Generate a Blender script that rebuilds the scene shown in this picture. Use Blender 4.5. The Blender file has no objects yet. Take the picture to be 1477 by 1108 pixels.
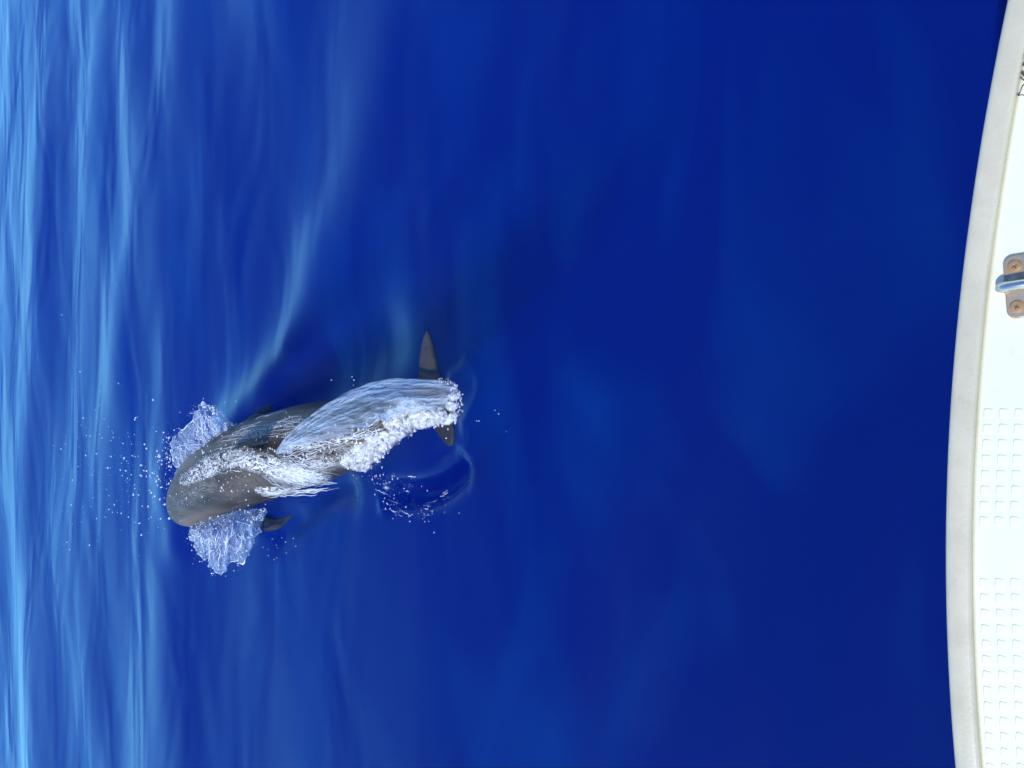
import bpy, bmesh, math, random
import numpy as np
from mathutils import Vector, Matrix, noise
from mathutils.bvhtree import BVHTree

random.seed(7); rng = np.random.default_rng(7)
SC = bpy.context.scene
COL = SC.collection
R = math.radians

# ------------------------------------------------------------------ camera
H = 2.2                       # lens above the water, held out over the boat's edge
PITCH = R(44)
F = 1110.0                    # focal length in photo pixels
cp, sp = math.cos(PITCH), math.sin(PITCH)
FWD = Vector((0, cp, -sp)); XC = Vector((0, -sp, -cp)); YC = Vector((1, 0, 0)); CAM = Vector((0, 0, H))
cam = bpy.data.cameras.new('camera'); camo = bpy.data.objects.new('camera', cam); COL.objects.link(camo)
cam.sensor_width = 36; cam.lens = 36 * F / 1477; cam.clip_start = 0.05; cam.clip_end = 5000
m = Matrix((XC, YC, -FWD)).transposed().to_4x4(); m.translation = CAM; camo.matrix_world = m
SC.camera = camo

def ray(px, py): return FWD + XC * ((px - 738.5) / F) + YC * ((554 - py) / F)
def P(px, py, z=0.0):
    d = ray(px, py); return CAM + d * ((z - H) / d.z)

# ------------------------------------------------------------------ sky and sun
SUN_TO = Vector((-0.57, -0.17, 0.80)).normalized()
w = bpy.data.worlds.new('World'); SC.world = w; w.use_nodes = True
wn = w.node_tree.nodes; wl = w.node_tree.links
sky = wn.new('ShaderNodeTexSky'); sky.sky_type = 'NISHITA'; sky.sun_disc = False
sky.sun_elevation = math.asin(SUN_TO.z); sky.sun_rotation = math.atan2(SUN_TO.x, SUN_TO.y)
sky.air_density = 0.95; sky.dust_density = 0.0; sky.ozone_density = 10.0
wl.new(sky.outputs[0], wn['Background'].inputs[0]); wn['Background'].inputs[1].default_value = 0.15
sl = bpy.data.lights.new('sun', 'SUN'); so = bpy.data.objects.new('sun', sl); COL.objects.link(so)
sl.energy = 2.2; sl.angle = R(0.53); sl.color = (1, 0.94, 0.84)
so.rotation_euler = SUN_TO.to_track_quat('Z', 'Y').to_euler(); so.location = (0, 0, 30)
vs = SC.view_settings; vs.view_transform = 'Standard'; vs.look = 'None'; vs.exposure = 0.85; vs.gamma = 1
vs.use_curve_mapping = False
SC.cycles.volume_bounces = 0; SC.cycles.max_bounces = 10; SC.cycles.transparent_max_bounces = 24
SC.cycles.glossy_bounces = 3; SC.cycles.diffuse_bounces = 2; SC.cycles.use_denoising = True
SC.cycles.sample_clamp_indirect = 6; SC.cycles.use_adaptive_sampling = True; SC.cycles.adaptive_threshold = .02

# ------------------------------------------------------------------ helpers
def mesh_obj(name, verts, faces, mat, parent=None, smooth=True):
    me = bpy.data.meshes.new(name); me.from_pydata([tuple(v) for v in verts], [], faces); me.update()
    return link_mesh(name, me, mat, parent, smooth)
def link_mesh(name, me, mat, parent=None, smooth=True):
    if smooth and len(me.polygons): me.polygons.foreach_set('use_smooth', [True] * len(me.polygons))
    o = bpy.data.objects.new(name, me); COL.objects.link(o)
    if mat and not me.materials: me.materials.append(mat)
    if parent: o.parent = parent
    return o
def tag(o, label, cat, group=None, kind=None):
    o['label'] = label; o['category'] = cat
    if group: o['group'] = group
    if kind: o['kind'] = kind
    return o
class MB:
    """collects pieces of ONE thing or part"""
    def __init__(s): s.v = []; s.f = []
    def add(s, v, f):
        n = len(s.v); s.v += [tuple(p) for p in v]; s.f += [tuple(i + n for i in q) for q in f]
    def tube(s, pts, rad, k=6):
        n = len(pts)
        if n < 2: return
        V = []; fr = None
        for i in range(n):
            t = (pts[min(i + 1, n - 1)] - pts[max(i - 1, 0)])
            t = t.normalized() if t.length > 1e-9 else Vector((0, 1, 0))
            if fr is None: fr = t.orthogonal().normalized()
            fr = (fr - t * fr.dot(t)).normalized(); b = t.cross(fr)
            r = rad[i] if hasattr(rad, '__len__') else rad
            for j in range(k):
                a = 2 * math.pi * j / k
                V.append(pts[i] + (fr * math.cos(a) + b * math.sin(a)) * r)
        Fc = [(i * k + j, i * k + (j + 1) % k, (i + 1) * k + (j + 1) % k, (i + 1) * k + j) for i in range(n - 1) for j in range(k)]
        Fc += [tuple(range(k))[::-1], tuple(range((n - 1) * k, n * k))]
        s.add(V, Fc)
    def blob(s, c, r, ico, sq=(1, 1, 1), wob=0.0):
        V = []
        for q in ico[0]:
            g = 1 + (wob * noise.noise(q * 1.6 + c * 37) if wob else 0)
            V.append((c.x + q.x * r * sq[0] * g, c.y + q.y * r * sq[1] * g, c.z + q.z * r * sq[2] * g))
        s.add(V, ico[1])
    def build(s, name, mat, parent=None, smooth=True): return mesh_obj(name, s.v, s.f, mat, parent, smooth)
def make_ico(n):
    bm = bmesh.new(); bmesh.ops.create_icosphere(bm, subdivisions=n, radius=1)
    bm.verts.ensure_lookup_table()
    r = ([v.co.copy() for v in bm.verts], [tuple(v.index for v in f.verts) for f in bm.faces]); bm.free(); return r
ICO1, ICO2, ICO3 = make_ico(1), make_ico(2), make_ico(3)
def lerp_poly(pts, u):
    """point at fraction u of a polyline by length (pixel tuples)"""
    L = [0]
    for a, b in zip(pts, pts[1:]): L.append(L[-1] + math.dist(a, b))
    d = u * L[-1]
    for i in range(len(pts) - 1):
        if d <= L[i + 1] or i == len(pts) - 2:
            t = (d - L[i]) / max(1e-9, L[i + 1] - L[i]); t = min(max(t, 0), 1)
            return tuple(pts[i][k] + (pts[i + 1][k] - pts[i][k]) * t for k in range(len(pts[i])))
def smoothpoly(pts, it=2):
    for _ in range(it):
        q = [pts[0]]
        for a, b in zip(pts, pts[1:]):
            q.append(tuple(.75 * x + .25 * y for x, y in zip(a, b))); q.append(tuple(.25 * x + .75 * y for x, y in zip(a, b)))
        q.append(pts[-1]); pts = q
    return pts

# ------------------------------------------------------------------ materials
class NT:
    def __init__(s, name):
        s.m = bpy.data.materials.new(name); s.m.use_nodes = True; s.t = s.m.node_tree; s.t.nodes.clear()
        s.out = s.n('OutputMaterial')
    def n(s, typ, **kw):
        o = s.t.nodes.new('ShaderNode' + typ)
        for k, v in kw.items(): setattr(o, k, v)
        return o
    def l(s, a, b): s.t.links.new(a, b)
    def noise(s, scale, detail=3, rough=.5, vec=None, dist=0):
        o = s.n('TexNoise'); o.inputs['Scale'].default_value = scale; o.inputs['Detail'].default_value = detail
        o.inputs['Roughness'].default_value = rough; o.inputs['Distortion'].default_value = dist
        if vec is not None: s.l(vec, o.inputs['Vector'])
        return o.outputs['Fac']
    def ramp(s, fac, stops):
        o = s.n('ValToRGB'); s.l(fac, o.inputs[0]); e = o.color_ramp.elements
        e[0].position, e[0].color = stops[0][0], (*stops[0][1], 1); e[1].position, e[1].color = stops[-1][0], (*stops[-1][1], 1)
        for p, c in stops[1:-1]: q = e.new(p); q.color = (*c, 1)
        return o.outputs[0]
    def obj(s, scale=(1, 1, 1), rot=(0, 0, 0)):
        tc = s.n('TexCoord'); mp = s.n('Mapping'); s.l(tc.outputs['Object'], mp.inputs[0])
        mp.inputs['Scale'].default_value = scale; mp.inputs['Rotation'].default_value = rot
        return mp.outputs[0]
    def bump(s, h, strength, dist, normal=None):
        o = s.n('Bump'); o.inputs['Strength'].default_value = strength; o.inputs['Distance'].default_value = dist
        s.l(h, o.inputs['Height'])
        if normal is not None: s.l(normal, o.inputs['Normal'])
        return o.outputs[0]
def g3(v): return (v, v, v)

def mat_water():
    k = NT('sea_water')
    v1 = k.obj((0.62, 1.35, 1), (0, 0, .16)); v2 = k.obj((1.6, 9, 1), (0, 0, .05))
    b1 = k.bump(k.noise(1.0, 2, .45, v1, .5), 1, .046)
    b2 = k.bump(k.noise(4, 2, .5, v2), 1, .0006, b1)
    fr = k.n('Fresnel'); fr.inputs[0].default_value = 1.33; k.l(b2, fr.inputs['Normal'])
    gl = k.n('BsdfGlossy'); gl.inputs['Roughness'].default_value = .28; gl.inputs['Color'].default_value = (.52, .92, 1, 1); k.l(b2, gl.inputs['Normal'])
    tr = k.n('BsdfTransparent')
    mx = k.n('MixShader'); k.l(fr.outputs[0], mx.inputs[0]); k.l(tr.outputs[0], mx.inputs[1]); k.l(gl.outputs[0], mx.inputs[2])
    # broad lighter patches: upwelling light painted into the surface as diffuse blue
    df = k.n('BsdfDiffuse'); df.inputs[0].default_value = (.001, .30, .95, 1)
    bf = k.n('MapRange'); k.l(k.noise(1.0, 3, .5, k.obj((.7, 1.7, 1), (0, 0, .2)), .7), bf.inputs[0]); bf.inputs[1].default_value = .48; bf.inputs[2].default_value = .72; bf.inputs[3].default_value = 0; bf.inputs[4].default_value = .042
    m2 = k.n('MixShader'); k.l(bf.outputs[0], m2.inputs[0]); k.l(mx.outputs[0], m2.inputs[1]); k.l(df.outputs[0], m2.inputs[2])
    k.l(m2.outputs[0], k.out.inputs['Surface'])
    sc = k.n('VolumeScatter'); sc.inputs['Density'].default_value = 1; sc.inputs['Color'].default_value = (.0002, .023, .36, 1); sc.inputs['Anisotropy'].default_value = -.12
    ab = k.n('VolumeAbsorption'); ab.inputs['Density'].default_value = 1; ab.inputs['Color'].default_value = (.05, .45, .97, 1)
    ad = k.n('AddShader'); k.l(sc.outputs[0], ad.inputs[0]); k.l(ab.outputs[0], ad.inputs[1]); k.l(ad.outputs[0], k.out.inputs['Volume'])
    return k.m
def mat_sheet(name, white_lo, white_hi, scale, stretch=(1, 1, 1), rot=0, tint=(.80, .88, 1)):
    """thin sheet of sprayed water: clear, glossy, whitened where air is mixed in"""
    k = NT(name)
    vec = k.obj(stretch, (0, 0, rot))
    nz = k.noise(scale, 5, .65, vec, .8)
    wf = k.n('MapRange'); k.l(nz, wf.inputs[0]); wf.inputs[1].default_value = .40; wf.inputs[2].default_value = .68
    wf.inputs[3].default_value = white_lo; wf.inputs[4].default_value = white_hi
    b = k.bump(k.noise(scale * 1.7, 3, .6, vec, .5), 1, .012)
    di = k.n('BsdfDiffuse'); di.inputs[0].default_value = (*tint, 1); k.l(b, di.inputs['Normal'])
    tl = k.n('BsdfTranslucent'); tl.inputs[0].default_value = (*tint, 1)
    wm = k.n('MixShader'); wm.inputs[0].default_value = .4; k.l(di.outputs[0], wm.inputs[1]); k.l(tl.outputs[0], wm.inputs[2])
    tr = k.n('BsdfTransparent'); tr.inputs[0].default_value = (.93, .97, 1, 1)
    m1 = k.n('MixShader'); k.l(wf.outputs[0], m1.inputs[0]); k.l(tr.outputs[0], m1.inputs[1]); k.l(wm.outputs[0], m1.inputs[2])
    fr = k.n('Fresnel'); fr.inputs[0].default_value = 1.33; k.l(b, fr.inputs['Normal'])
    gl = k.n('BsdfGlossy'); gl.inputs['Roughness'].default_value = .06; k.l(b, gl.inputs['Normal'])
    ge = k.n('NewGeometry'); fb = k.n('Math', operation='SUBTRACT'); fb.inputs[0].default_value = 1; k.l(ge.outputs['Backfacing'], fb.inputs[1])
    ff = k.n('Math', operation='MULTIPLY'); k.l(fr.outputs[0], ff.inputs[0]); k.l(fb.outputs[0], ff.inputs[1])
    m2 = k.n('MixShader'); k.l(ff.outputs[0], m2.inputs[0]); k.l(m1.outputs[0], m2.inputs[1]); k.l(gl.outputs[0], m2.inputs[2])
    k.l(m2.outputs[0], k.out.inputs['Surface']); return k.m
def mat_drop(name, white, rough=.05):
    k = NT(name)
    di = k.n('BsdfDiffuse'); di.inputs[0].default_value = (.86, .92, 1, 1)
    tr = k.n('BsdfTransparent'); tr.inputs[0].default_value = (.93, .97, 1, 1)
    m1 = k.n('MixShader'); m1.inputs[0].default_value = white; k.l(tr.outputs[0], m1.inputs[1]); k.l(di.outputs[0], m1.inputs[2])
    fr = k.n('Fresnel'); fr.inputs[0].default_value = 1.45
    gl = k.n('BsdfGlossy'); gl.inputs['Roughness'].default_value = rough
    ge = k.n('NewGeometry'); fb = k.n('Math', operation='SUBTRACT'); fb.inputs[0].default_value = 1; k.l(ge.outputs['Backfacing'], fb.inputs[1])
    ff = k.n('Math', operation='MULTIPLY'); k.l(fr.outputs[0], ff.inputs[0]); k.l(fb.outputs[0], ff.inputs[1])
    m2 = k.n('MixShader'); k.l(ff.outputs[0], m2.inputs[0]); k.l(m1.outputs[0], m2.inputs[1]); k.l(gl.outputs[0], m2.inputs[2])
    k.l(m2.outputs[0], k.out.inputs['Surface']); return k.m
def mat_whale():
    k = NT('wet_skin')
    v = k.obj()
    vs_ = k.obj((2.2, .6, 1.5), (0, 0, R(-16)))
    c1 = k.ramp(k.noise(3.0, 5, .6, vs_, .4), [(.30, (.020, .016, .012)), (.50, (.056, .045, .034)), (.72, (.120, .098, .076))])
    spot = k.ramp(k.noise(38, 2, .5, v), [(.27, (.25, .25, .25)), (.33, g3(1))])
    mx = k.n('Mix', data_type='RGBA', blend_type='MULTIPLY'); mx.inputs[0].default_value = 1
    at_ = k.n('Attribute'); at_.attribute_name = 'pale'
    pm = k.n('Mix', data_type='RGBA'); k.l(at_.outputs['Fac'], pm.inputs[0]); k.l(c1, pm.inputs[6]); pm.inputs[7].default_value = (.17, .145, .118, 1)
    k.l(pm.outputs[2], mx.inputs[6]); k.l(spot, mx.inputs[7])
    p = k.n('BsdfPrincipled'); k.l(mx.outputs[2], p.inputs['Base Color'])
    p.inputs['Roughness'].default_value = .45; p.inputs['IOR'].default_value = 1.33; p.inputs['Specular IOR Level'].default_value = .2
    p.inputs['Coat Weight'].default_value = .30; p.inputs['Coat Roughness'].default_value = .08; p.inputs['Coat IOR'].default_value = 1.33
    b1 = k.bump(k.noise(60, 4, .7, vs_, 1.0), 1, .009)
    k.l(b1, p.inputs['Coat Normal'])
    k.l(k.bump(k.noise(60, 3, .5, v), .3, .003), p.inputs['Normal'])
    k.l(p.outputs[0], k.out.inputs['Surface']); return k.m
def mat_gel(name, col, dirt, rough=.35, sc=9, bump=.0006):
    k = NT(name); v = k.obj()
    n1 = k.noise(sc, 6, .65, v, .5); n2 = k.noise(sc * 14, 3, .6, v)
    c = k.ramp(n1, [(.30, dirt), (.62, col)])
    sp_ = k.ramp(n2, [(.28, g3(.93)), (.42, g3(1))])
    mx = k.n('Mix', data_type='RGBA', blend_type='MULTIPLY'); mx.inputs[0].default_value = .7
    k.l(c, mx.inputs[6]); k.l(sp_, mx.inputs[7])
    p = k.n('BsdfPrincipled'); k.l(mx.outputs[2], p.inputs['Base Color']); p.inputs['Roughness'].default_value = rough
    k.l(k.bump(n2, .5, bump), p.inputs['Normal']); k.l(p.outputs[0], k.out.inputs['Surface']); return k.m
def mat_metal(name, base, rust, amount, rough):
    k = NT(name); v = k.obj()
    n1 = k.noise(70, 5, .65, v, .6)
    f = k.ramp(n1, [(amount - .08, g3(1)), (amount + .10, g3(0))])
    c = k.n('Mix', data_type='RGBA'); k.l(f, c.inputs[0]); c.inputs[6].default_value = (*base, 1); c.inputs[7].default_value = (*rust, 1)
    p = k.n('BsdfPrincipled'); k.l(c.outputs[2], p.inputs['Base Color']); p.inputs['Roughness'].default_value = rough
    iv = k.n('Math', operation='SUBTRACT'); iv.inputs[0].default_value = 1; k.l(f, iv.inputs[1]); k.l(iv.outputs[0], p.inputs['Metallic'])
    k.l(k.bump(k.noise(260, 3, .6, v), .4, .0004), p.inputs['Normal']); k.l(p.outputs[0], k.out.inputs['Surface']); return k.m
def mat_plain(name, col, rough=.6):
    k = NT(name); p = k.n('BsdfPrincipled')
    c = k.ramp(k.noise(120, 4, .6, k.obj()), [(.3, tuple(x * .6 for x in col)), (.7, col)])
    k.l(c, p.inputs['Base Color']); p.inputs['Roughness'].default_value = rough; k.l(p.outputs[0], k.out.inputs['Surface']); return k.m

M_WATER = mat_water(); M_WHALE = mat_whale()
M_WING = mat_sheet('splash_water', .07, .42, 13, (1, 1, 1), 0, (.66, .80, 1))
M_FILM = mat_sheet('running_water_film', .07, .50, 3.6, (6, .6, 1), R(-20), (.80, .88, .98))
M_STRAND = mat_drop('water_strand', .68, .08)
M_DROP = mat_drop('water_droplet', .8, .05)
M_BEAD = mat_drop('water_bead', .7, .05)  # beads whitened: their sun glints are put into the diffuse colour
def mat_foam():
    k = NT('white_foam')
    di = k.n('BsdfDiffuse'); di.inputs[0].default_value = (.84, .87, .88, 1)
    tl = k.n('BsdfTranslucent'); tl.inputs[0].default_value = (.85, .92, 1, 1)
    wm = k.n('MixShader'); wm.inputs[0].default_value = .22; k.l(di.outputs[0], wm.inputs[1]); k.l(tl.outputs[0], wm.inputs[2])
    tr = k.n('BsdfTransparent')
    f = k.n('MapRange'); k.l(k.noise(26, 3, .6, k.obj(), .6), f.inputs[0]); f.inputs[1].default_value = .34; f.inputs[2].default_value = .54; f.inputs[3].default_value = .34; f.inputs[4].default_value = .97
    at_ = k.n('Attribute'); at_.attribute_name = 'cover'; fm = k.n('Math', operation='MULTIPLY'); k.l(f.outputs[0], fm.inputs[0]); k.l(at_.outputs['Fac'], fm.inputs[1]); fm.use_clamp = True
    m1 = k.n('MixShader'); k.l(fm.outputs[0], m1.inputs[0]); k.l(tr.outputs[0], m1.inputs[1]); k.l(wm.outputs[0], m1.inputs[2])
    gl = k.n('BsdfGlossy'); gl.inputs['Roughness'].default_value = .1
    m2 = k.n('MixShader'); m2.inputs[0].default_value = .03; k.l(m1.outputs[0], m2.inputs[1]); k.l(gl.outputs[0], m2.inputs[2])
    k.l(m2.outputs[0], k.out.inputs['Surface']); return k.m
def mat_lace():
    """skin of water breaking into a white net where it tears"""
    k = NT('torn_water')
    v = k.obj((1.7, .6, 1.7), (0, 0, R(-25)))
    def ridge(scale, sharp):
        n = k.noise(scale, 3, .55, v, 1.1)
        a = k.n('Math', operation='SUBTRACT'); k.l(n, a.inputs[0]); a.inputs[1].default_value = .5
        b = k.n('Math', operation='ABSOLUTE'); k.l(a.outputs[0], b.inputs[0])
        c = k.n('Math', operation='MULTIPLY_ADD'); k.l(b.outputs[0], c.inputs[0]); c.inputs[1].default_value = -sharp; c.inputs[2].default_value = 1; c.use_clamp = True
        return c.outputs[0]
    mxm = k.n('Math', operation='MAXIMUM'); k.l(ridge(11, 24), mxm.inputs[0]); k.l(ridge(24, 22), mxm.inputs[1])
    at_ = k.n('Attribute'); at_.attribute_name = 'cover'
    f = k.n('Math', operation='MULTIPLY'); k.l(mxm.outputs[0], f.inputs[0]); k.l(at_.outputs['Fac'], f.inputs[1]); f.use_clamp = True
    b = k.bump(mxm.outputs[0], .6, .004)
    di = k.n('BsdfDiffuse'); di.inputs[0].default_value = (.82, .87, .92, 1); k.l(b, di.inputs['Normal'])
    tr = k.n('BsdfTransparent'); m1 = k.n('MixShader'); k.l(f.outputs[0], m1.inputs[0]); k.l(tr.outputs[0], m1.inputs[1]); k.l(di.outputs[0], m1.inputs[2])
    fr = k.n('Fresnel'); fr.inputs[0].default_value = 1.33; k.l(b, fr.inputs['Normal'])
    gl = k.n('BsdfGlossy'); gl.inputs['Roughness'].default_value = .08; k.l(b, gl.inputs['Normal'])
    fq = k.n('Math', operation='MULTIPLY'); k.l(fr.outputs[0], fq.inputs[0]); fq.inputs[1].default_value = .35
    m2 = k.n('MixShader'); k.l(fq.outputs[0], m2.inputs[0]); k.l(m1.outputs[0], m2.inputs[1]); k.l(gl.outputs[0], m2.inputs[2])
    k.l(m2.outputs[0], k.out.inputs['Surface']); return k.m
M_FOAM = mat_foam(); M_LACE = mat_lace()

# ------------------------------------------------------------------ whale shape (spine from snout to tail)
SPINE = [  # px, py, z of centre, half width m, half height m
    (262, 730, -.03, .030, .030), (265, 729, -.03, .112, .105), (273, 725, -.02, .172, .165), (287, 715, -.01, .216, .208),
    (305, 699, .00, .243, .232), (340, 680, .00, .258, .250), (380, 662, .00, .258, .255), (420, 648, .00, .240, .248),
    (460, 637, .00, .224, .230), (500, 625, -.01, .186, .196), (540, 611, -.03, .138, .154), (575, 598, -.05, .088, .112),
    (605, 587, -.07, .052, .070), (628, 578, -.09, .045, .040), (640, 573, -.10, .030, .020)]
SW = [P(a, b, c) for a, b, c, _, _ in SPINE]
def spine_at(u):
    i = min(int(u * (len(SW) - 1)), len(SW) - 2); t = u * (len(SW) - 1) - i
    def cr(q):   # Catmull-Rom
        p0, p1, p2, p3 = q[max(i - 1, 0)], q[i], q[i + 1], q[min(i + 2, len(q) - 1)]
        return .5 * (2 * p1 + (p2 - p0) * t + (2 * p0 - 5 * p1 + 4 * p2 - p3) * t * t + (3 * p1 - p0 - 3 * p2 + p3) * t ** 3)
    return cr(SW), cr([s[3] for s in SPINE]), cr([s[4] for s in SPINE])
AX = (SW[10] - SW[2]).normalized(); AX.z = 0; AX.normalize()        # points tailwards
LAT = Vector((0, 0, 1)).cross(AX); LAT.normalize()
if LAT.x < 0: LAT = -LAT                                            # +LAT = towards +X (top of the photograph)

def foil(mb, outline, zf, thick):
    """closed lens-shaped blade over an outline of pixel points; zf(px,py) gives the height"""
    pts = [P(a, b, zf(a, b)) for a, b in outline]
    c = sum(pts, Vector()) / len(pts); n = len(pts); V = []; Fc = []
    rings = [(1, 0), (.93, .45), (.75, .8), (.45, 1)]
    for side in (1, -1):
        for s, tk in rings:
            V += [c + (p - c) * s + Vector((0, 0, side * tk * thick)) for p in pts]
        V.append(c + Vector((0, 0, side * thick)))
        base = 0 if side == 1 else 4 * n + 1
        for r in range(3):
            for j in range(n):
                q = (base + r * n + j, base + r * n + (j + 1) % n, base + (r + 1) * n + (j + 1) % n, base + (r + 1) * n + j)
                Fc.append(q if side == 1 else q[::-1])
        for j in range(n):
            q = (base + 3 * n + j, base + 3 * n + (j + 1) % n, base + 4 * n)
            Fc.append(q if side == 1 else q[::-1])
    mb.add(V, Fc)
def build_whale():
    mb = MB(); NS, NA = 70, 28; V = []
    for i in range(NS):
        u = i / (NS - 1); c, hw, hh = spine_at(u)
        for j in range(NA):
            a = 2 * math.pi * j / NA; x, y = math.cos(a), math.sin(a)
            # shoulders a little square, slight ridge along the back of the tail stock
            e = .9; x = math.copysign(abs(x) ** e, x); y = math.copysign(abs(y) ** e, y)
            V.append(c + LAT * (x * hw) + Vector((0, 0, y * hh)))
    Fc = [(i * NA + j, i * NA + (j + 1) % NA, (i + 1) * NA + (j + 1) % NA, (i + 1) * NA + j) for i in range(NS - 1) for j in range(NA)]
    Fc += [tuple(range(NA))[::-1], tuple(range((NS - 1) * NA, NS * NA))]
    mb.add(V, Fc)
    # tail flukes
    fl = [(598, 590), (603, 560), (604, 535), (605, 512), (609, 490), (615, 473), (621, 482), (626, 500), (631, 522), (637, 545),
          (643, 560), (649, 572), (652, 590), (655, 610), (658, 630), (655, 648), (647, 647), (638, 637), (630, 624), (619, 608), (606, 600)]
    foil(mb, smoothpoly(fl + [fl[0]], 1)[:-1], lambda a, b: -.045 - .00012 * abs(b - 575), .024)
    # breast fins
    lo = [(356, 752), (378, 768), (398, 766), (412, 757), (425, 741), (414, 745), (400, 748), (384, 742), (368, 738)]
    foil(mb, smoothpoly(lo + [lo[0]], 2)[:-1], lambda a, b: -.13, .028)
    up = [(335, 622), (352, 606), (372, 592), (396, 578), (392, 590), (380, 604), (366, 618), (350, 632)]
    foil(mb, smoothpoly(up + [up[0]], 2)[:-1], lambda a, b: -.07, .026)
    # back fin: swept blade standing on the ridge
    c0, hw, hh = spine_at(.44); c1, _, hh1 = spine_at(.56)
    b0 = c0 + Vector((0, 0, hh - .03)); b1 = c1 + Vector((0, 0, hh1 - .03))
    L = (b1 - b0)
    prof = [(0, 0), (.16, .09), (.36, .16), (.62, .205), (.86, .215), (1.05, .19), (.98, .17), (.90, .12), (.88, .06), (.95, 0)]
    V = []; n = len(prof)
    for s in (1, -1):
        for (q, z) in prof: V.append(b0 + L * q + Vector((0, 0, z)) + LAT * (s * .026 * (1 - z / .30)))
    Fc = [tuple(range(n)), tuple(range(2 * n - 1, n - 1, -1))] + [((j + 1) % n, j, n + j, n + (j + 1) % n) for j in range(n)]
    mb.add(V, Fc)
    o = mb.build('whale', M_WHALE)
    md = o.modifiers.new('join', 'REMESH'); md.mode = 'VOXEL'; md.voxel_size = .0095
    sm = o.modifiers.new('soften', 'SMOOTH'); sm.iterations = 8; sm.factor = .5
    dg = bpy.context.evaluated_depsgraph_get(); me = bpy.data.meshes.new_from_object(o.evaluated_get(dg))
    o.modifiers.clear(); old = o.data; o.data = me; bpy.data.meshes.remove(old)
    me.polygons.foreach_set('use_smooth', [True] * len(me.polygons))
    if not me.materials: me.materials.append(M_WHALE)
    # pale cheek patch along the side of the head
    at_ = me.attributes.new('pale', 'FLOAT', 'POINT'); vals = []
    for vv in me.vertices:
        q = vv.co - SW[0]; s_ = q.dot(AX); d_ = abs(q.dot(LAT)) / .26
        vals.append(max(0, 1 - ((d_ - .74) / .22) ** 2) * max(0, min(1, (s_ - .05) / .2)) * max(0, min(1, (1.15 - s_) / .5)) * .75)
    at_.data.foreach_set('value', vals)
    return o
whale = build_whale()
tag(whale, 'grey-brown blunt-headed whale breaking the surface, its flukes just under water', 'whale')
BV = BVHTree.FromPolygons([v.co.copy() for v in whale.data.vertices], [tuple(p.vertices) for p in whale.data.polygons])

# ------------------------------------------------------------------ the sea
waves = []
for i in range(46):
    lam = 0.8 * (5.0 ** rng.random()); k_ = 2 * math.pi / lam
    th = rng.normal(0, .34)
    slope = .013 * (lam / 1.6) ** .3 if lam > .9 else .006
    waves.append((k_ * math.sin(th), k_ * math.cos(th), slope / k_, rng.random() * 6.283))
AXn = np.array([AX.x, AX.y]); LATn = np.array([LAT.x, LAT.y]); TIP = np.array([SW[0].x, SW[0].y])
def pxy(pts): return np.array([[P(a, b).x, P(a, b).y] for a, b in pts])
def dist_poly(X, Y, poly):
    D = np.full(X.shape, 1e9); S = np.zeros(X.shape)
    for (x0, y0), (x1, y1) in zip(poly, poly[1:]):
        dx, dy = x1 - x0, y1 - y0; L2 = dx * dx + dy * dy
        t = np.clip(((X - x0) * dx + (Y - y0) * dy) / L2, 0, 1)
        ex, ey = X - x0 - t * dx, Y - y0 - t * dy
        d = np.hypot(ex, ey); sg = np.sign(dx * ey - dy * ex)
        mk = d < D; D = np.where(mk, d, D); S = np.where(mk, sg, S)
    return D, S
FEATURES = [  # pixel polyline, height m, width m, front/back asymmetry
    (smoothpoly([(572, 716), (600, 718), (628, 712), (650, 700), (668, 680)]), -.13, .065),
    (smoothpoly([(560, 726), (600, 730), (640, 722), (662, 706), (676, 684)]), .028, .045),
    (smoothpoly([(505, 690), (560, 680), (610, 672), (655, 668), (690, 640), (690, 590)]), .012, .070),
    (smoothpoly([(345, 616), (372, 592), (400, 560), (424, 515), (450, 440), (462, 380)]), .050, .34),
    (smoothpoly([(340, 622), (366, 596), (392, 566), (420, 520)]), .055, .20),
    (smoothpoly([(430, 570), (480, 530), (540, 490)]), -.085, .24),
    (smoothpoly([(400, 770), (440, 735), (500, 705)]), -.05, .10),
    (smoothpoly([(250, 660), (240, 700), (256, 760)]), .028, .22),
    (smoothpoly([(660, 545), (690, 530), (704, 550), (698, 590), (680, 610)]), .010, .035),
    (smoothpoly([(680, 520), (712, 530), (716, 570), (706, 610)]), .004, .03)]
FEATURES = [(pxy(a), b, c) for a, b, c in FEATURES]
SLICKS = [(pxy([(590, 470)])[0], .8, .55, .85), (pxy([(480, 930)])[0], 1.3, .8, .8)]
RIPC = pxy([(672, 575)])[0]
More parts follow.
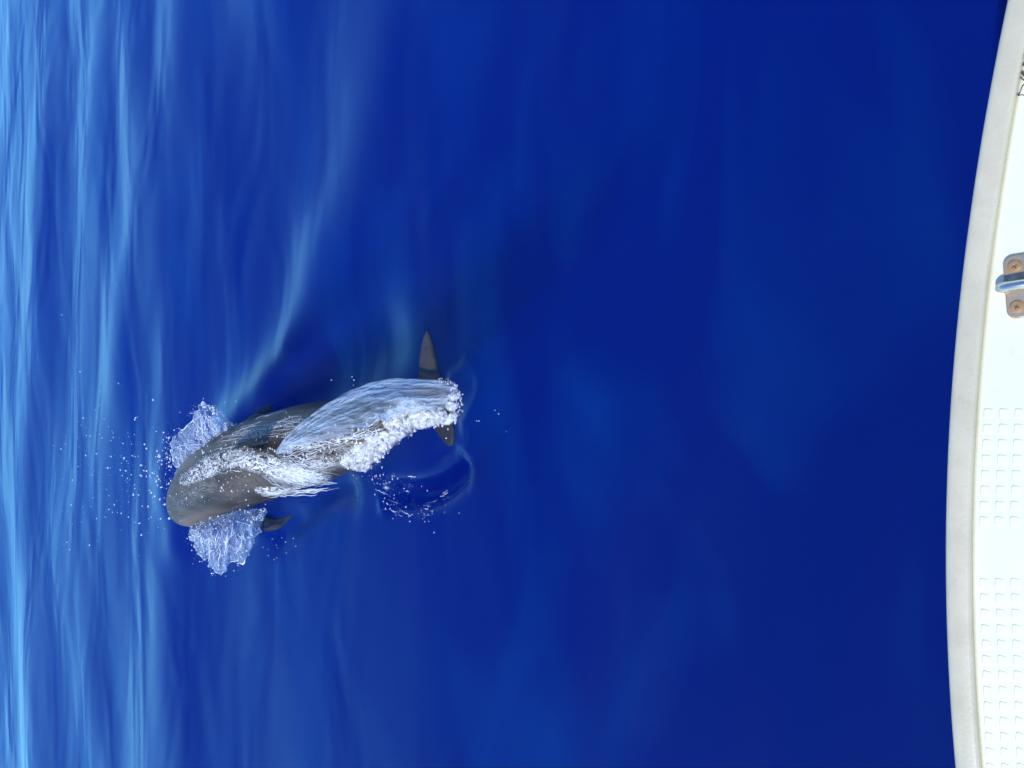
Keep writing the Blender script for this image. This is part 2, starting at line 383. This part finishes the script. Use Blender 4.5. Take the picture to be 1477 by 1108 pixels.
def sea_height(X, Y):
    Z = np.zeros(X.shape)
    fade = np.exp(-((np.hypot(X, Y - 5) / 60) ** 2))
    for kx, ky, a, ph in waves: Z += a * np.sin(kx * X + ky * Y + ph)
    s = (X - TIP[0]) * AXn[0] + (Y - TIP[1]) * AXn[1]; d = (X - TIP[0]) * LATn[0] + (Y - TIP[1]) * LATn[1]
    calm = 1 - .75 * np.exp(-((d / .7) ** 2)) * np.exp(-(((s - 1.5) / 1.8) ** 2))
    for (cx, cy), rx, ry, amt in SLICKS: calm = calm * (1 - amt * np.exp(-((X - cx) / rx) ** 2 - ((Y - cy) / ry) ** 2))
    Z *= fade * calm
    for poly, A, wd in FEATURES:
        D, S = dist_poly(X, Y, poly); Z += A * np.exp(-((D / wd) ** 2))
    r = np.hypot(X - RIPC[0], Y - RIPC[1])
    ang = np.arctan2(Y - RIPC[1], X - RIPC[0])
    Z += .0026 * np.sin((r + .03 * np.sin(3 * ang + 1) + .02 * np.sin(7 * ang)) * 2 * math.pi / .075) * np.exp(-((r - .22) / .10) ** 2) * (.5 + .5 * np.sin(2 * ang + 5 * r)) / (1 + np.exp((Y - RIPC[1] + .02) / .05))
    # water dragged along the body
    Z += .018 * np.exp(-((np.abs(d) - .3) / .12) ** 2) * np.exp(-((s - 1.2) / 1.2) ** 2) * np.sin(s * 9 + np.sign(d) * 1.2 + d * 7)
    return Z
def axis(lo, hi, step, far):
    a = list(np.arange(lo, hi, step)); g = step; up = [a[-1]]
    while up[-1] < far: g *= 1.12; up.append(up[-1] + g)
    g = step; dn = [a[0]]
    while dn[-1] > -far: g *= 1.12; dn.append(dn[-1] - g)
    return np.array(dn[:0:-1] + a + up[1:])
def build_sea():
    xs = axis(-1.6, 1.9, .0135, 900); ys = axis(2.2, 6.2, .0135, 900)
    X, Y = np.meshgrid(xs, ys); Z = sea_height(X, Y)
    nx, ny = len(xs), len(ys)
    V = np.stack([X, Y, Z], -1).reshape(-1, 3)
    i = np.arange(ny - 1)[:, None] * nx + np.arange(nx - 1)[None, :]
    Fq = np.stack([i, i + 1, i + nx + 1, i + nx], -1).reshape(-1, 4)
    b0 = len(V); D = -40.0
    per = list(range(nx)) + [r * nx + nx - 1 for r in range(1, ny)] + [(ny - 1) * nx + c for c in range(nx - 2, -1, -1)] + [r * nx for r in range(ny - 2, 0, -1)]
    low = V[per].copy(); low[:, 2] = D
    V = np.concatenate([V, low]); n = len(per); j = np.arange(n); j2 = (j + 1) % n; pr = np.array(per)
    side = np.stack([pr[j2], pr[j], b0 + j, b0 + j2], -1)
    me = bpy.data.meshes.new('sea')
    loops = np.concatenate([Fq.ravel(), side.ravel(), (b0 + j[::-1])]).astype(np.int32)
    nf = len(Fq) + len(side) + 1
    st = np.concatenate([np.arange(len(Fq) + len(side)) * 4, [4 * (len(Fq) + len(side))]]).astype(np.int32)
    tot = np.concatenate([np.full(len(Fq) + len(side), 4), [n]]).astype(np.int32)
    me.vertices.add(len(V)); me.vertices.foreach_set('co', V.astype(np.float32).ravel())
    me.loops.add(len(loops)); me.loops.foreach_set('vertex_index', loops)
    me.polygons.add(nf); me.polygons.foreach_set('loop_start', st); me.polygons.foreach_set('loop_total', tot)
    me.polygons.foreach_set('use_smooth', np.concatenate([np.ones(len(Fq)), np.zeros(len(side) + 1)]).astype(bool))
    me.update(calc_edges=True); me.validate()
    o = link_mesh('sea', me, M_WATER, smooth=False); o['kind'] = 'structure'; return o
sea = build_sea()
GX, GY = np.arange(-3, 3, .02), np.arange(0, 11, .02)
GZ = sea_height(*np.meshgrid(GX, GY))
def sea_z(x, y):
    a, b = (x + 3) / .02, y / .02; i, j = min(max(int(a), 0), len(GX) - 2), min(max(int(b), 0), len(GY) - 2); a -= i; b -= j
    return float((GZ[j, i] * (1 - a) + GZ[j, i + 1] * a) * (1 - b) + (GZ[j + 1, i] * (1 - a) + GZ[j + 1, i + 1] * a) * b)
def hit(px, py, off=.006):
    """where the sight line through a photo pixel meets the whale or, failing that, the sea"""
    d = ray(px, py).normalized(); h = BV.ray_cast(CAM, d)
    w_ = P(px, py, 0); zz = sea_z(w_.x, w_.y); w_ = P(px, py, zz)
    if h[0] is not None and (h[0] - CAM).length < (w_ - CAM).length: return h[0] + h[1] * off, h[1], True
    return w_ + Vector((0, 0, off)), Vector((0, 0, 1)), False

# ------------------------------------------------------------------ boat
ZR, ZD = 1.120, 1.112
edge_px = [(1449.5, 0), (1422, 150), (1397, 300), (1379, 450), (1366.5, 600), (1361, 760), (1364, 930), (1374.5, 1108)]
E = np.array([[P(a, b, ZR).x, P(a, b, ZR).y] for a, b in edge_px])
kf = np.polyfit(E[:, 0], E[:, 1], 3)
XA, XB = E[:, 0].min() - .15, E[:, 0].max() + .15
dk = np.polyder(kf)
def edge_y(x):
    q = min(max(x, XA), XB); y = np.polyval(kf, q); s = np.polyval(dk, q)
    return y + s * (x - q) - .10 * (x - q) ** 2
ex = [(-2.2 + 4.4 * i / 170) for i in range(171)]
OUT = [Vector((x, edge_y(x), 0)) for x in ex]
NRM = []
for i in range(len(OUT)):
    t = (OUT[min(i + 1, len(OUT) - 1)] - OUT[max(i - 1, 0)]).normalized(); NRM.append(Vector((t.y, -t.x, 0)))   # inward (-Y)
def sweep(profile):
    V = []; k = len(profile)
    for p, n in zip(OUT, NRM):
        for o, z in profile: V.append(p + n * o + Vector((0, 0, z)))
    return V, [(i * k + j, (i + 1) * k + j, (i + 1) * k + j + 1, i * k + j + 1) for i in range(len(OUT) - 1) for j in range(k - 1)]
M_RAIL = mat_gel('rail_gelcoat', (.57, .53, .39), (.49, .455, .33), .4, 16)
M_DECK = mat_gel('deck_gelcoat', (.80, .80, .62), (.74, .74, .56), .5, 7)
M_HULL = mat_gel('hull_gelcoat', (.78, .79, .78), (.7, .71, .7), .25, 3)
M_PLATE = mat_metal('stained_steel', (.50, .44, .34), (.30, .21, .12), .46, .5)
M_BAIL = mat_metal('polished_steel', (.72, .66, .56), (.4, .3, .2), .20, .26)
M_SCREW = mat_metal('rusty_steel', (.56, .47, .36), (.34, .19, .08), .54, .45)
M_SCUFF = mat_plain('black_scuff', (.07, .065, .06), .8)
boat = bpy.data.objects.new('boat', None); COL.objects.link(boat); boat.location = (0, -1.5, 0)
def part(o): o.location = -boat.location; return o
v, f = sweep([(.030, -.055 + ZR), (.006, -.050 + ZR), (.0005, -.030 + ZR), (0, -.012 + ZR), (.0012, -.005 + ZR), (.0042, -.0012 + ZR), (.009, ZR),
              (.026, ZR), (.0285, -.0008 + ZR), (.0298, -.0035 + ZR), (.0304, -.0105 + ZR)])
part(mesh_obj('rail', v, f, M_RAIL, boat))
v, f = sweep([(.0302, ZD - .003), (.0316, ZD - .0022), (.033, ZD - .0003), (.0345, ZD), (.2, ZD + .003), (.6, ZD + .008), (1.4, ZD + .012), (3.2, ZD + .012)])
part(mesh_obj('deck', v, f, M_DECK, boat))
hv = []; K = [(.028, ZR - .052), (.05, .95), (.12, .55), (.25, .15), (.45, -.25), (.9, -.5), (2.4, -.55)]
v, f = sweep(K); part(mesh_obj('hull', v, f, M_HULL, boat))
tag(boat, 'white fibreglass boat deck edge with grey rail strip and a steel pad eye', 'boat')

# raised non-skid pads, one moulded tile each
def pad_mesh():
    bm = bmesh.new(); n = 5; rr = .0024; hw = .0064; V = []
    for (s, z) in ((1.04, -.002), (1, -.00006), (.80, .00002), (.5, .00003)):
        ring = []
        for q, (sx, sy) in enumerate(((1, 1), (-1, 1), (-1, -1), (1, -1))):
            for i in range(n):
                a = math.pi / 2 * (q + i / (n - 1))
                ring.append(bm.verts.new((s * (sx * (hw - rr) + rr * math.cos(a)), s * (sy * (hw - rr) + rr * math.sin(a)), z)))
        V.append(ring)
    L = len(V[0])
    for a, b in zip(V, V[1:]):
        for j in range(L): bm.faces.new((a[j], a[(j + 1) % L], b[(j + 1) % L], b[j]))
    bm.faces.new(V[-1])
    me = bpy.data.meshes.new('nonskid_pad'); bm.to_mesh(me); bm.free(); me.polygons.foreach_set('use_smooth', [True] * len(me.polygons)); me.materials.append(M_DECK); return me
PM = pad_mesh(); first = True
for r_ in range(28):
    py = 597 + 22.3 * r_
    if 772 < py < 828: continue
    x0 = np.interp(py, [600, 785, 1108, 1300], [1427, 1419, 1430, 1442])
    for c_ in range(6):
        w_ = P(x0 + 22.5 * c_, py, ZD + .0009)
        if py > 1150 and c_ > 3: continue
        o = bpy.data.objects.new('nonskid_pad', PM); COL.objects.link(o); o.parent = boat
        o.location = w_ - boat.location; o.location.z = ZD + .00008 + .018 * max(0, edge_y(w_.x) - w_.y - .034)
        o.rotation_euler.z = R(-2)
# pad eye
pc = P(1480, 412, ZD); pc.z = ZD + .0012
def rrect(hx, hy, rr, n=7):
    q = []
    for k_, (sx, sy) in enumerate(((1, 1), (-1, 1), (-1, -1), (1, -1))):
        for i in range(n):
            a = math.pi / 2 * (k_ + i / (n - 1)); q.append((sx * (hx - rr) + rr * math.cos(a), sy * (hy - rr) + rr * math.sin(a)))
    return q
mb = MB(); V = []; rings = [(0, -.001), (0, .0022), (.0006, .0031), (.0016, .0034)]
for inset, z in rings: V += [Vector((x, y, z)) for x, y in rrect(.0385 - inset, .0215 - inset, .0105 - inset * .6)]
n = len(rrect(1, 1, .1)); Fc = [(r * n + j, r * n + (j + 1) % n, (r + 1) * n + (j + 1) % n, (r + 1) * n + j) for r in range(3) for j in range(n)]
Fc.append(tuple(range(3 * n, 4 * n))); mb.add(V, Fc)
plate = mb.build('pad_eye', M_PLATE, boat, smooth=False); plate.location = pc - boat.location; plate.rotation_euler.z = R(4)
mb = MB(); pts = []
for i in range(25):
    a = math.pi * i / 24; pts.append(Vector((0, .0245 * math.cos(a), .003 + .013 * math.sin(a) ** .5)))
mb.tube([Vector((0, .021, -.001))] + pts + [Vector((0, -.021, -.001))], .0062, 14)
mb.build('bail', M_BAIL, plate)
def screw_mesh():
    mb = MB(); V = []; Fc = []; n = 24
    rings = [(.0082, .0030), (.0080, .0042), (.0066, .0054), (.0050, .0059), (.0030, .0060)]
    for r_, z in rings:
        for j in range(n):
            a = 2 * math.pi * j / n; rr = r_; zz = z
            V.append(Vector((rr * math.cos(a), rr * math.sin(a), zz)))
    Fc = [(r * n + j, r * n + (j + 1) % n, (r + 1) * n + (j + 1) % n, (r + 1) * n + j) for r in range(4) for j in range(n)]
    # cross recess: sunk centre shaped like a plus
    inner = 4 * n; c = len(V)
    for j in range(n):
        a = 2 * math.pi * j / n; arm = max(abs(math.cos(a)), abs(math.sin(a))) > .94
        rr = .0029 if arm else .0012; V.append(Vector((rr * math.cos(a), rr * math.sin(a), .0060 if not arm else .0042)))
    Fc += [(inner + j, inner + (j + 1) % n, c + (j + 1) % n, c + j) for j in range(n)]
    V.append(Vector((0, 0, .0025))); Fc += [(c + j, c + (j + 1) % n, len(V) - 1) for j in range(n)]
    mb.add(V, Fc); return mb
sm_ = screw_mesh().build('screw', M_SCREW, plate, smooth=False); sm_.location = (.0245, .009, 0); sm_.rotation_euler.z = .4
s2 = sm_.copy(); COL.objects.link(s2); s2.location = (-.0245, .010, 0); s2.rotation_euler.z = 1.1
# worn black flakes by the rail and a small nick
def flake(name, poly_px, z=ZD):
    pts = [P(a, b, z) for a, b in poly_px]
    for p in pts: p.z = ZD + .0008 + .018 * max(0, edge_y(p.x) - p.y - .034)
    mb = MB(); n = len(pts)
    mb.add([p - Vector((0, 0, .003)) for p in pts] + pts, [tuple(range(n, 2 * n))] + [(j, (j + 1) % n, n + (j + 1) % n, n + j) for j in range(n)])
    part(mb.build(name, M_SCUFF, boat, smooth=False))
def thick_line(pts, wd):
    a, b = [], []
    for i, p in enumerate(pts):
        q = pts[min(i + 1, len(pts) - 1)]; o = pts[max(i - 1, 0)]
        dx, dy = q[0] - o[0], q[1] - o[1]; L = math.hypot(dx, dy) or 1
        ww = wd * random.uniform(.5, 1.2)
        a.append((p[0] - dy / L * ww, p[1] + dx / L * ww)); b.append((p[0] + dy / L * ww, p[1] - dx / L * ww))
    return a + b[::-1]
for ln, wd in [([(1478, 62), (1474, 85), (1471, 104), (1467, 122), (1464, 138), (1463, 148)], 1.1), ([(1482, 118), (1475, 124), (1471, 134), (1468, 138)], .8),
               ([(1468, 138), (1474, 137), (1482, 139)], .8), ([(1476, 92), (1480, 96), (1486, 94)], 2.2), ([(1474, 104), (1479, 110), (1486, 108)], 2.6),
               ([(1476, 76), (1481, 82), (1487, 80)], 2.4), ([(1391, 921), (1392, 925), (1395, 929)], .8), ([(1472, 112), (1477, 116), (1484, 113)], 1.6)]:
    flake('paint_flake', thick_line(ln, wd))

# ------------------------------------------------------------------ splashes
def fold(u, v, seed, ku, kv):
    n1 = noise.noise(Vector((u * ku, v * kv, seed))); n2 = noise.noise(Vector((u * ku * 2.3, v * kv * 2, seed + 9)))
    return (1 - abs(n1) * 2) * .7 + (1 - abs(n2) * 2) * .3
def sheet(mb, base, outer, zb, zo, bulge, ridge, NU=90, NV=44, seed=1, ku=9, kv=1.5, thick=.004, jag=0, fray=0):
    """a curved sheet of thrown water between two pixel lines; zb, zo: heights along base and outer rim"""
    top = []
    for i in range(NU):
        u = i / (NU - 1); a = lerp_poly(base, u); b = lerp_poly(outer, u)
        z0 = np.interp(u, np.linspace(0, 1, len(zb)), zb); z1 = np.interp(u, np.linspace(0, 1, len(zo)), zo)
        for j in range(NV):
            v_ = j / (NV - 1)
            px, py = a[0] + (b[0] - a[0]) * v_, a[1] + (b[1] - a[1]) * v_
            if fray:
                e_ = v_ ** 4 * fray; px += e_ * noise.noise(Vector((u * 30, seed, 5))) + .6 * e_ * noise.noise(Vector((u * 70, seed, 6))); py += e_ * noise.noise(Vector((u * 30, seed, 7))) + .6 * e_ * noise.noise(Vector((u * 70, seed, 8)))
            py += (1 - v_) ** 3 * jag * (noise.noise(Vector((u * 22, seed, 0))) + .6 * noise.noise(Vector((u * 60, seed, 3))))
            z = z0 + (z1 - z0) * v_ + bulge * math.sin(math.pi * v_) + ridge * fold(u, v_, seed, ku, kv) * min(1, 4 * v_)
            top.append(P(px, py, z))
    n = len(top)
    q = [(i * NV + j, i * NV + j + 1, (i + 1) * NV + j + 1, (i + 1) * NV + j) for i in range(NU - 1) for j in range(NV - 1)]
    off = len(mb.v)
    V = top + [p - Vector((0, 0, thick)) for p in top]
    Fc = q + [tuple(k_ + n for k_ in t[::-1]) for t in q]
    rim = [j for j in range(NV)] + [i * NV + NV - 1 for i in range(1, NU)] + [(NU - 1) * NV + j for j in range(NV - 2, -1, -1)] + [i * NV for i in range(NU - 2, 0, -1)]
    Fc += [(rim[k_], rim[(k_ + 1) % len(rim)], rim[(k_ + 1) % len(rim)] + n, rim[k_] + n) for k_ in range(len(rim))]
    mb.add(V, Fc)
    return lambda i, j: top[min(max(int(i), 0), NU - 1) * NV + min(max(int(j), 0), NV - 1)]
def wing(name, label, base, outer, zb, zo, bulge, seed, nstr):
    mb = MB(); base = smoothpoly(base, 1); outer = smoothpoly(outer, 1)
    at = sheet(mb, base, outer, zb, zo, bulge, .030, NU=140, NV=70, seed=seed, ku=7, kv=2.2, fray=7)
    o = mb.build(name, M_WING); tag(o, label, 'splash', kind='stuff')
    mb = MB()   # rope-like rim, folds running outwards and clinging drops
    rim = [at(i, 69) for i in range(0, 140, 2)]
    mb.tube(rim, [.001 + .012 * max(0, noise.noise(p * 14) + .05) for p in rim], 8)
    for s in range(nstr):
        i0 = random.uniform(2, 137); j0 = random.randint(0, 34); j1 = random.randint(j0 + 12, 69); dr = random.uniform(-50, 50); pts = []
        for j in range(j0, j1 + 1, 2):
            t = (j - j0) / 69; pts.append(at(i0 + dr * t + 9 * noise.noise(Vector((s * 1.7, t * 4, seed))), j) + Vector((0, 0, .003)))
        r0 = random.uniform(.0009, .0040) * random.random() ** .5
        mb.tube(pts, [r0 * (.2 + .9 * math.sin(math.pi * min(1, (q + .4) / len(pts)))) * random.uniform(.6, 1.3) for q in range(len(pts))], 5)
    for s in range(110):   # drops torn off the rim
        p = at(random.uniform(0, 139), 69) + Vector((random.gauss(0, .022), random.gauss(0, .03), abs(random.gauss(0, .02))))
        mb.blob(p, .0012 + .0045 * random.random() ** 3, ICO1, (1, random.uniform(.8, 1.6), 1), .4)
    for s in range(420):
        i, j = random.uniform(0, 139), 69 * random.random() ** 1.3
        p = at(i, j) + Vector((random.gauss(0, .006), random.gauss(0, .006), random.uniform(.001, .015)))
        mb.blob(p, .0016 + .0060 * random.random() ** 3, ICO1)
    q = mb.build('ridges', M_STRAND, o); q['kind'] = 'stuff'; return at
wing('splash', 'tall peaked sheet of water thrown up beside the head, next to the long water film',
     [(262, 690), (276, 672), (296, 652), (318, 636), (342, 618)],
     [(262, 690), (250, 668), (246, 648), (248, 634), (262, 622), (275, 612), (282, 594), (290, 581), (303, 586), (316, 593), (328, 603), (342, 618)],
     [.02, .12, .14, .12, .04], [.02, .05, .07, .10, .16, .24, .22, .14, .04], .05, 3, 75)
wing('splash', 'ragged fan of water thrown from the jaw beside the breast fin',
     [(276, 758), (300, 749), (330, 740), (358, 735), (384, 733)],
     [(274, 766), (280, 786), (288, 802), (300, 808), (307, 822), (316, 829), (326, 823), (331, 808), (341, 810), (350, 815), (358, 800), (366, 780), (375, 760), (384, 736)],
     [.04, .09, .10, .08, .04], [.03, .05, .10, .14, .13, .15, .10, .06, .03], .05, 8, 75)

# water film running off the back
mb = MB()
ridge_px = smoothpoly([(398, 656), (410, 652), (440, 643), (500, 627), (552, 607), (592, 594), (634, 590), (664, 572)], 1)
outer_px = smoothpoly([(398, 652), (415, 628), (440, 606), (480, 578), (520, 558), (560, 548), (610, 548), (656, 552)], 1)
at = sheet(mb, ridge_px, outer_px, [.268, .265, .26, .235, .19, .11, .05, .01], [.268, .23, .17, .12, .09, .06, .025, .005], .012, .008, NU=170, NV=36, seed=14, ku=3, kv=9, jag=9)
rim = [at(i, 35) for i in range(0, 170, 2)]
mb.tube(rim, [.004 + .009 * abs(noise.noise(p * 7)) for p in rim], 8)
for s in range(80):
    j0 = random.choice([random.uniform(0, 35), random.uniform(27, 35)]); i0 = random.randint(0, 130); i1 = min(169, i0 + random.randint(15, 60)); pts = []
    for i in range(i0, i1, 3):
        t = (i - i0) / 60; pts.append(at(i, j0 + 4 * noise.noise(Vector((s * 3.1, t * 3, 2)))) + Vector((0, 0, .003)))
    r0 = random.uniform(.0012, .004)
    if len(pts) > 2: mb.tube(pts, [r0 * (.3 + math.sin(math.pi * (q + .3) / len(pts))) for q in range(len(pts))], 6)
tag(mb.build('water_film', M_FILM), 'glassy film of water sliding off the whale back towards its tail', 'water film', kind='stuff')

# skin of water torn into a net over head and flank
def seg_field(px, py, segs):
    best = 0
    for (x0, y0, r0, x1, y1, r1, wgt) in segs:
        dx, dy = x1 - x0, y1 - y0; t = min(max(((px - x0) * dx + (py - y0) * dy) / (dx * dx + dy * dy), 0), 1)
        best = max(best, wgt * (1 - math.hypot(px - x0 - t * dx, py - y0 - t * dy) / (r0 + (r1 - r0) * t)))
    return best
LACE = [(268, 692, 10, 300, 674, 17, 1.1), (300, 674, 17, 340, 656, 14, 1.2), (340, 662, 14, 395, 672, 18, 1.0), (395, 676, 20, 462, 694, 18, 1.0), (372, 706, 6, 480, 702, 4, 1.6),
        (410, 648, 9, 500, 634, 9, .7), (340, 632, 10, 440, 606, 10, .25), (455, 668, 18, 540, 650, 18, .42), (262, 724, 14, 300, 700, 16, .12)]
gx, gy = np.arange(250, 570, 1.8), np.arange(580, 750, 1.8); idx = {}; V = []; cov = []
for i, px in enumerate(gx):
    for j, py in enumerate(gy):
        fv = seg_field(px, py, LACE)
        if fv <= 0: continue
        p, nn, on = hit(px, py, .0035)
        if not on: continue
        idx[(i, j)] = len(V); V.append(p + nn * (.004 * max(0, noise.noise(Vector((px * .15, py * .15, 1)))))); cov.append(min(1, fv * 1.8))
Fc = [(idx[(i, j)], idx[(i, j + 1)], idx[(i + 1, j + 1)], idx[(i + 1, j)]) for (i, j) in idx if (i + 1, j) in idx and (i + 1, j + 1) in idx and (i, j + 1) in idx]
Fc = [q for q in Fc if max((V[q[0]] - V[q[2]]).length, (V[q[1]] - V[q[3]]).length) < .07]
lace = mesh_obj('torn_water', V, Fc, M_LACE); at_ = lace.data.attributes.new('cover', 'FLOAT', 'POINT'); at_.data.foreach_set('value', cov)
tag(lace, 'white net of torn water across the whale head and shoulder', 'water film', kind='stuff')

# strands of water clinging to the skin, drawn along the flow
mb = MB()
def strand(p0, p1, bow, r0, n=12, wig=2.2):
    pts = []; s = random.random() * 99
    for i in range(n):
        t = i / (n - 1)
        px = p0[0] + (p1[0] - p0[0]) * t + bow[0] * math.sin(math.pi * t) + wig * noise.noise(Vector((s, t * 4, 0)))
        py = p0[1] + (p1[1] - p0[1]) * t + bow[1] * math.sin(math.pi * t) + wig * noise.noise(Vector((s, t * 4, 5)))
        pts.append(hit(px, py, r0 * .6)[0])
    if max((a - b).length for a, b in zip(pts, pts[1:])) > .25: return
    r0 *= random.uniform(.2, .8); mb.tube(pts, [r0 * (.25 + .85 * math.sin(math.pi * (i + .3) / n)) * random.uniform(.6, 1.3) for i in range(n)], 5)
for s in range(130):   # fan sweeping from behind the head down the flank
    t = random.random(); a = (372 + 55 * t + random.gauss(0, 4), 668 + 4 * t + random.gauss(0, 7))
    b = (a[0] + random.uniform(30, 75), a[1] + random.uniform(10, 34))
    strand(a, (min(b[0], 500), min(b[1], 706 - (b[0] - 400) * .10)), (2, random.uniform(2, 9)), random.uniform(.0016, .0042))
for s in range(26):    # bright lower rim of the film
    a = (random.uniform(365, 440), 0); a = (a[0], 712 - (a[0] - 370) * .05 + random.gauss(0, 2)); strand(a, (a[0] + random.uniform(25, 60), a[1] - random.uniform(0, 8)), (0, 1), random.uniform(.002, .005))
for s in range(45):    # collar of water across the head
    t = random.random(); a = (278 + 95 * t + random.gauss(0, 6), 688 - 40 * math.sin(t * 1.9) + 18 * t + random.gauss(0, 7))
    strand(a, (a[0] + random.uniform(8, 26), a[1] + random.uniform(-14, 8)), (0, random.uniform(-3, 3)), random.uniform(.0015, .005), 9, 7)
for s in range(40):    # dribbles over the upper flank
    a = (random.uniform(300, 420), 0); a = (a[0], 640 - (a[0] - 300) * .28 + random.gauss(0, 9)); strand(a, (a[0] + random.uniform(20, 55), a[1] - random.uniform(2, 14)), (0, -2), random.uniform(.001, .003))
for s in range(60):    # along the ridge
    a = (random.uniform(390, 540), 0); a = (a[0], 660 - (a[0] - 390) * .33 + random.gauss(5, 7)); strand(a, (a[0] + random.uniform(12, 40), a[1] - random.uniform(2, 13)), (0, 2), random.uniform(.0015, .004))
for (a, b) in [((560, 728), (592, 742)), ((566, 742), (580, 747)), ((596, 733), (628, 723)), ((634, 719), (652, 708)), ((604, 747), (626, 742)), ((608, 738), (622, 734)), ((560, 716), (584, 726)), ((536, 704), (562, 716)),
               ((586, 686), (606, 688)), ((572, 732), (576, 744))]:
    for s in range(2):
        o_ = (random.gauss(0, 4), random.gauss(0, 2)); t0, t1 = random.uniform(0, .5), random.uniform(.55, 1)
        strand((a[0] + (b[0] - a[0]) * t0 + o_[0], a[1] + (b[1] - a[1]) * t0 + o_[1]), (a[0] + (b[0] - a[0]) * t1 + o_[0], a[1] + (b[1] - a[1]) * t1 + o_[1]), (0, 1), random.uniform(.001, .0032), 9, 2.5)
tag(mb.build('water_strands', M_STRAND), 'fine white strands of water streaming over head and flank', 'water strands', kind='stuff')

# beads of water glittering on the skin
mb = MB()
for s in range(760):
    q = random.random()
    if q < .45: t = random.random(); px, py = 395 + 155 * t + random.gauss(0, 8), 668 - 42 * t + random.gauss(0, 13)
    elif q < .62: px, py = random.uniform(252, 360), 0; py = 735 - (px - 250) * .35 + random.gauss(-10, 28)
    else: px, py = random.uniform(280, 420), 0; py = 640 - (px - 300) * .2 + random.gauss(20, 22)
    p, nn, on = hit(px, py, .0005)
    if not on: continue
    mb.blob(p, .0009 + .0066 * random.random() ** 3.2, ICO2, (random.uniform(.8, 1.5), 1, .7))
tag(mb.build('water_beads', M_BEAD), 'glittering beads of water on the whale skin', 'water beads', kind='stuff')

# churned foam over the tail stock
mb = MB()
foam_px = [(512, 664, 16), (528, 655, 20), (522, 668, 14), (545, 640, 18), (560, 632, 16), (575, 618, 17), (570, 600, 15), (590, 606, 18), (605, 596, 15), (618, 604, 14),
           (632, 600, 12), (645, 606, 10), (590, 585, 14), (612, 612, 8), (655, 600, 6), (652, 586, 9), (656, 572, 7), (540, 655, 12), (500, 668, 8)]
def foam_at(px, py): return max(1 - math.hypot((px - x) / 1.15, (py - y) / .85) / (rr * 1.25) for x, y, rr in foam_px)
gx, gy = np.arange(484, 676, 1.6), np.arange(562, 696, 1.6); idx = {}; V = []; fcov = []
for i, px in enumerate(gx):
    for j, py in enumerate(gy):
        fv = foam_at(px, py) + .25 * noise.noise(Vector((px * .12, py * .12, 4)))
        if fv < .12: continue
        p, nn, on = hit(px, py, .001)
        n1 = noise.noise(Vector((px * .16, py * .16, 1))); n2 = noise.noise(Vector((px * .42, py * .42, 6)))
        idx[(i, j)] = len(V); V.append(p + Vector((0, 0, min(1, fv * 2) * (.008 + .015 * n1 + .009 * n2)))); fcov.append(min(1, max(0, (fv - .12) * 2.6)))
Fc = [(idx[(i, j)], idx[(i, j + 1)], idx[(i + 1, j + 1)], idx[(i + 1, j)]) for (i, j) in idx if (i + 1, j) in idx and (i + 1, j + 1) in idx and (i, j + 1) in idx]
Fc = [q for q in Fc if max((V[q[0]] - V[q[2]]).length, (V[q[1]] - V[q[3]]).length) < .09]
mb.add(V, Fc)
for (x, y, rr) in foam_px:
    for s in range(int(rr * rr * .55)):
        a = random.random() * 6.283; q = rr * math.sqrt(random.random()) * 1.25
        px, py = x + q * math.cos(a) * 1.1, y + q * math.sin(a) * .8
        if noise.noise(Vector((px * .09, py * .09, 3))) < -.22: continue
        p, nn, on = hit(px, py, .002)
        up = .035 * max(0, 1 - q / rr / 1.2) * (.5 + .8 * noise.noise(Vector((px * .13, py * .13, 8))))
        r_ = .0012 + .0075 * random.random() ** 4
        mb.blob(p + Vector((0, 0, max(0, up) * random.random())), r_, ICO1 if r_ < .006 else ICO2, (random.uniform(.8, 1.7), 1, .7), .9)
for s in range(220):   # bubbles ringing the tail root
    a = random.uniform(-1.9, 1.5); rr = 24 + random.gauss(0, 3)
    p, nn, on = hit(640 + rr * math.cos(a) * .95, 579 + rr * math.sin(a) * 1.15 + random.gauss(0, 2), .002)
    mb.blob(p, .0014 + .005 * random.random() ** 2.5, ICO1, (1.3, 1, .6), .5)
for (x, y, rr, n_) in [(575, 728, 14, 50), (566, 705, 16, 40), (606, 738, 16, 20), (545, 690, 16, 50)]:
    for s in range(n_):
        p, nn, on = hit(x + random.gauss(0, rr), y + random.gauss(0, rr * .4), .001)
        mb.blob(p, .0012 + .003 * random.random() ** 3, ICO1, (1.5, 1, .6), .4)
fo = mb.build('foam', M_FOAM); at_ = fo.data.attributes.new('cover', 'FLOAT', 'POINT'); at_.data.foreach_set('value', fcov + [.8] * (len(mb.v) - len(fcov)))
tag(fo, 'churned white foam over the narrow tail stock', 'foam', kind='stuff')

# spray in the air ahead of and around the head
mb = MB()
for s in range(520):
    t = random.random() ** 1.7
    px = 252 - 170 * t + random.gauss(0, 6); py = 690 + random.gauss(-10, 30 + 45 * t)
    if px > 250 and 660 < py < 750: continue
    z = random.uniform(.02, .35) * (1 - .5 * t)
    mb.blob(P(px, py, z), (.0012 + .0085 * random.random() ** 3.2) * (1 - .35 * t), ICO1, (random.uniform(.8, 1.6), 1, 1), .5)
for s in range(60):
    px, py = random.choice([(300, 600), (500, 560), (345, 800), (400, 790), (600, 740), (690, 600)])
    mb.blob(P(px + random.gauss(0, 26), py + random.gauss(0, 14), random.uniform(.02, .1)), random.uniform(.002, .0042), ICO1)
tag(mb.build('spray', M_DROP), 'scattered spray droplets flying ahead of the whale head', 'spray', kind='stuff')
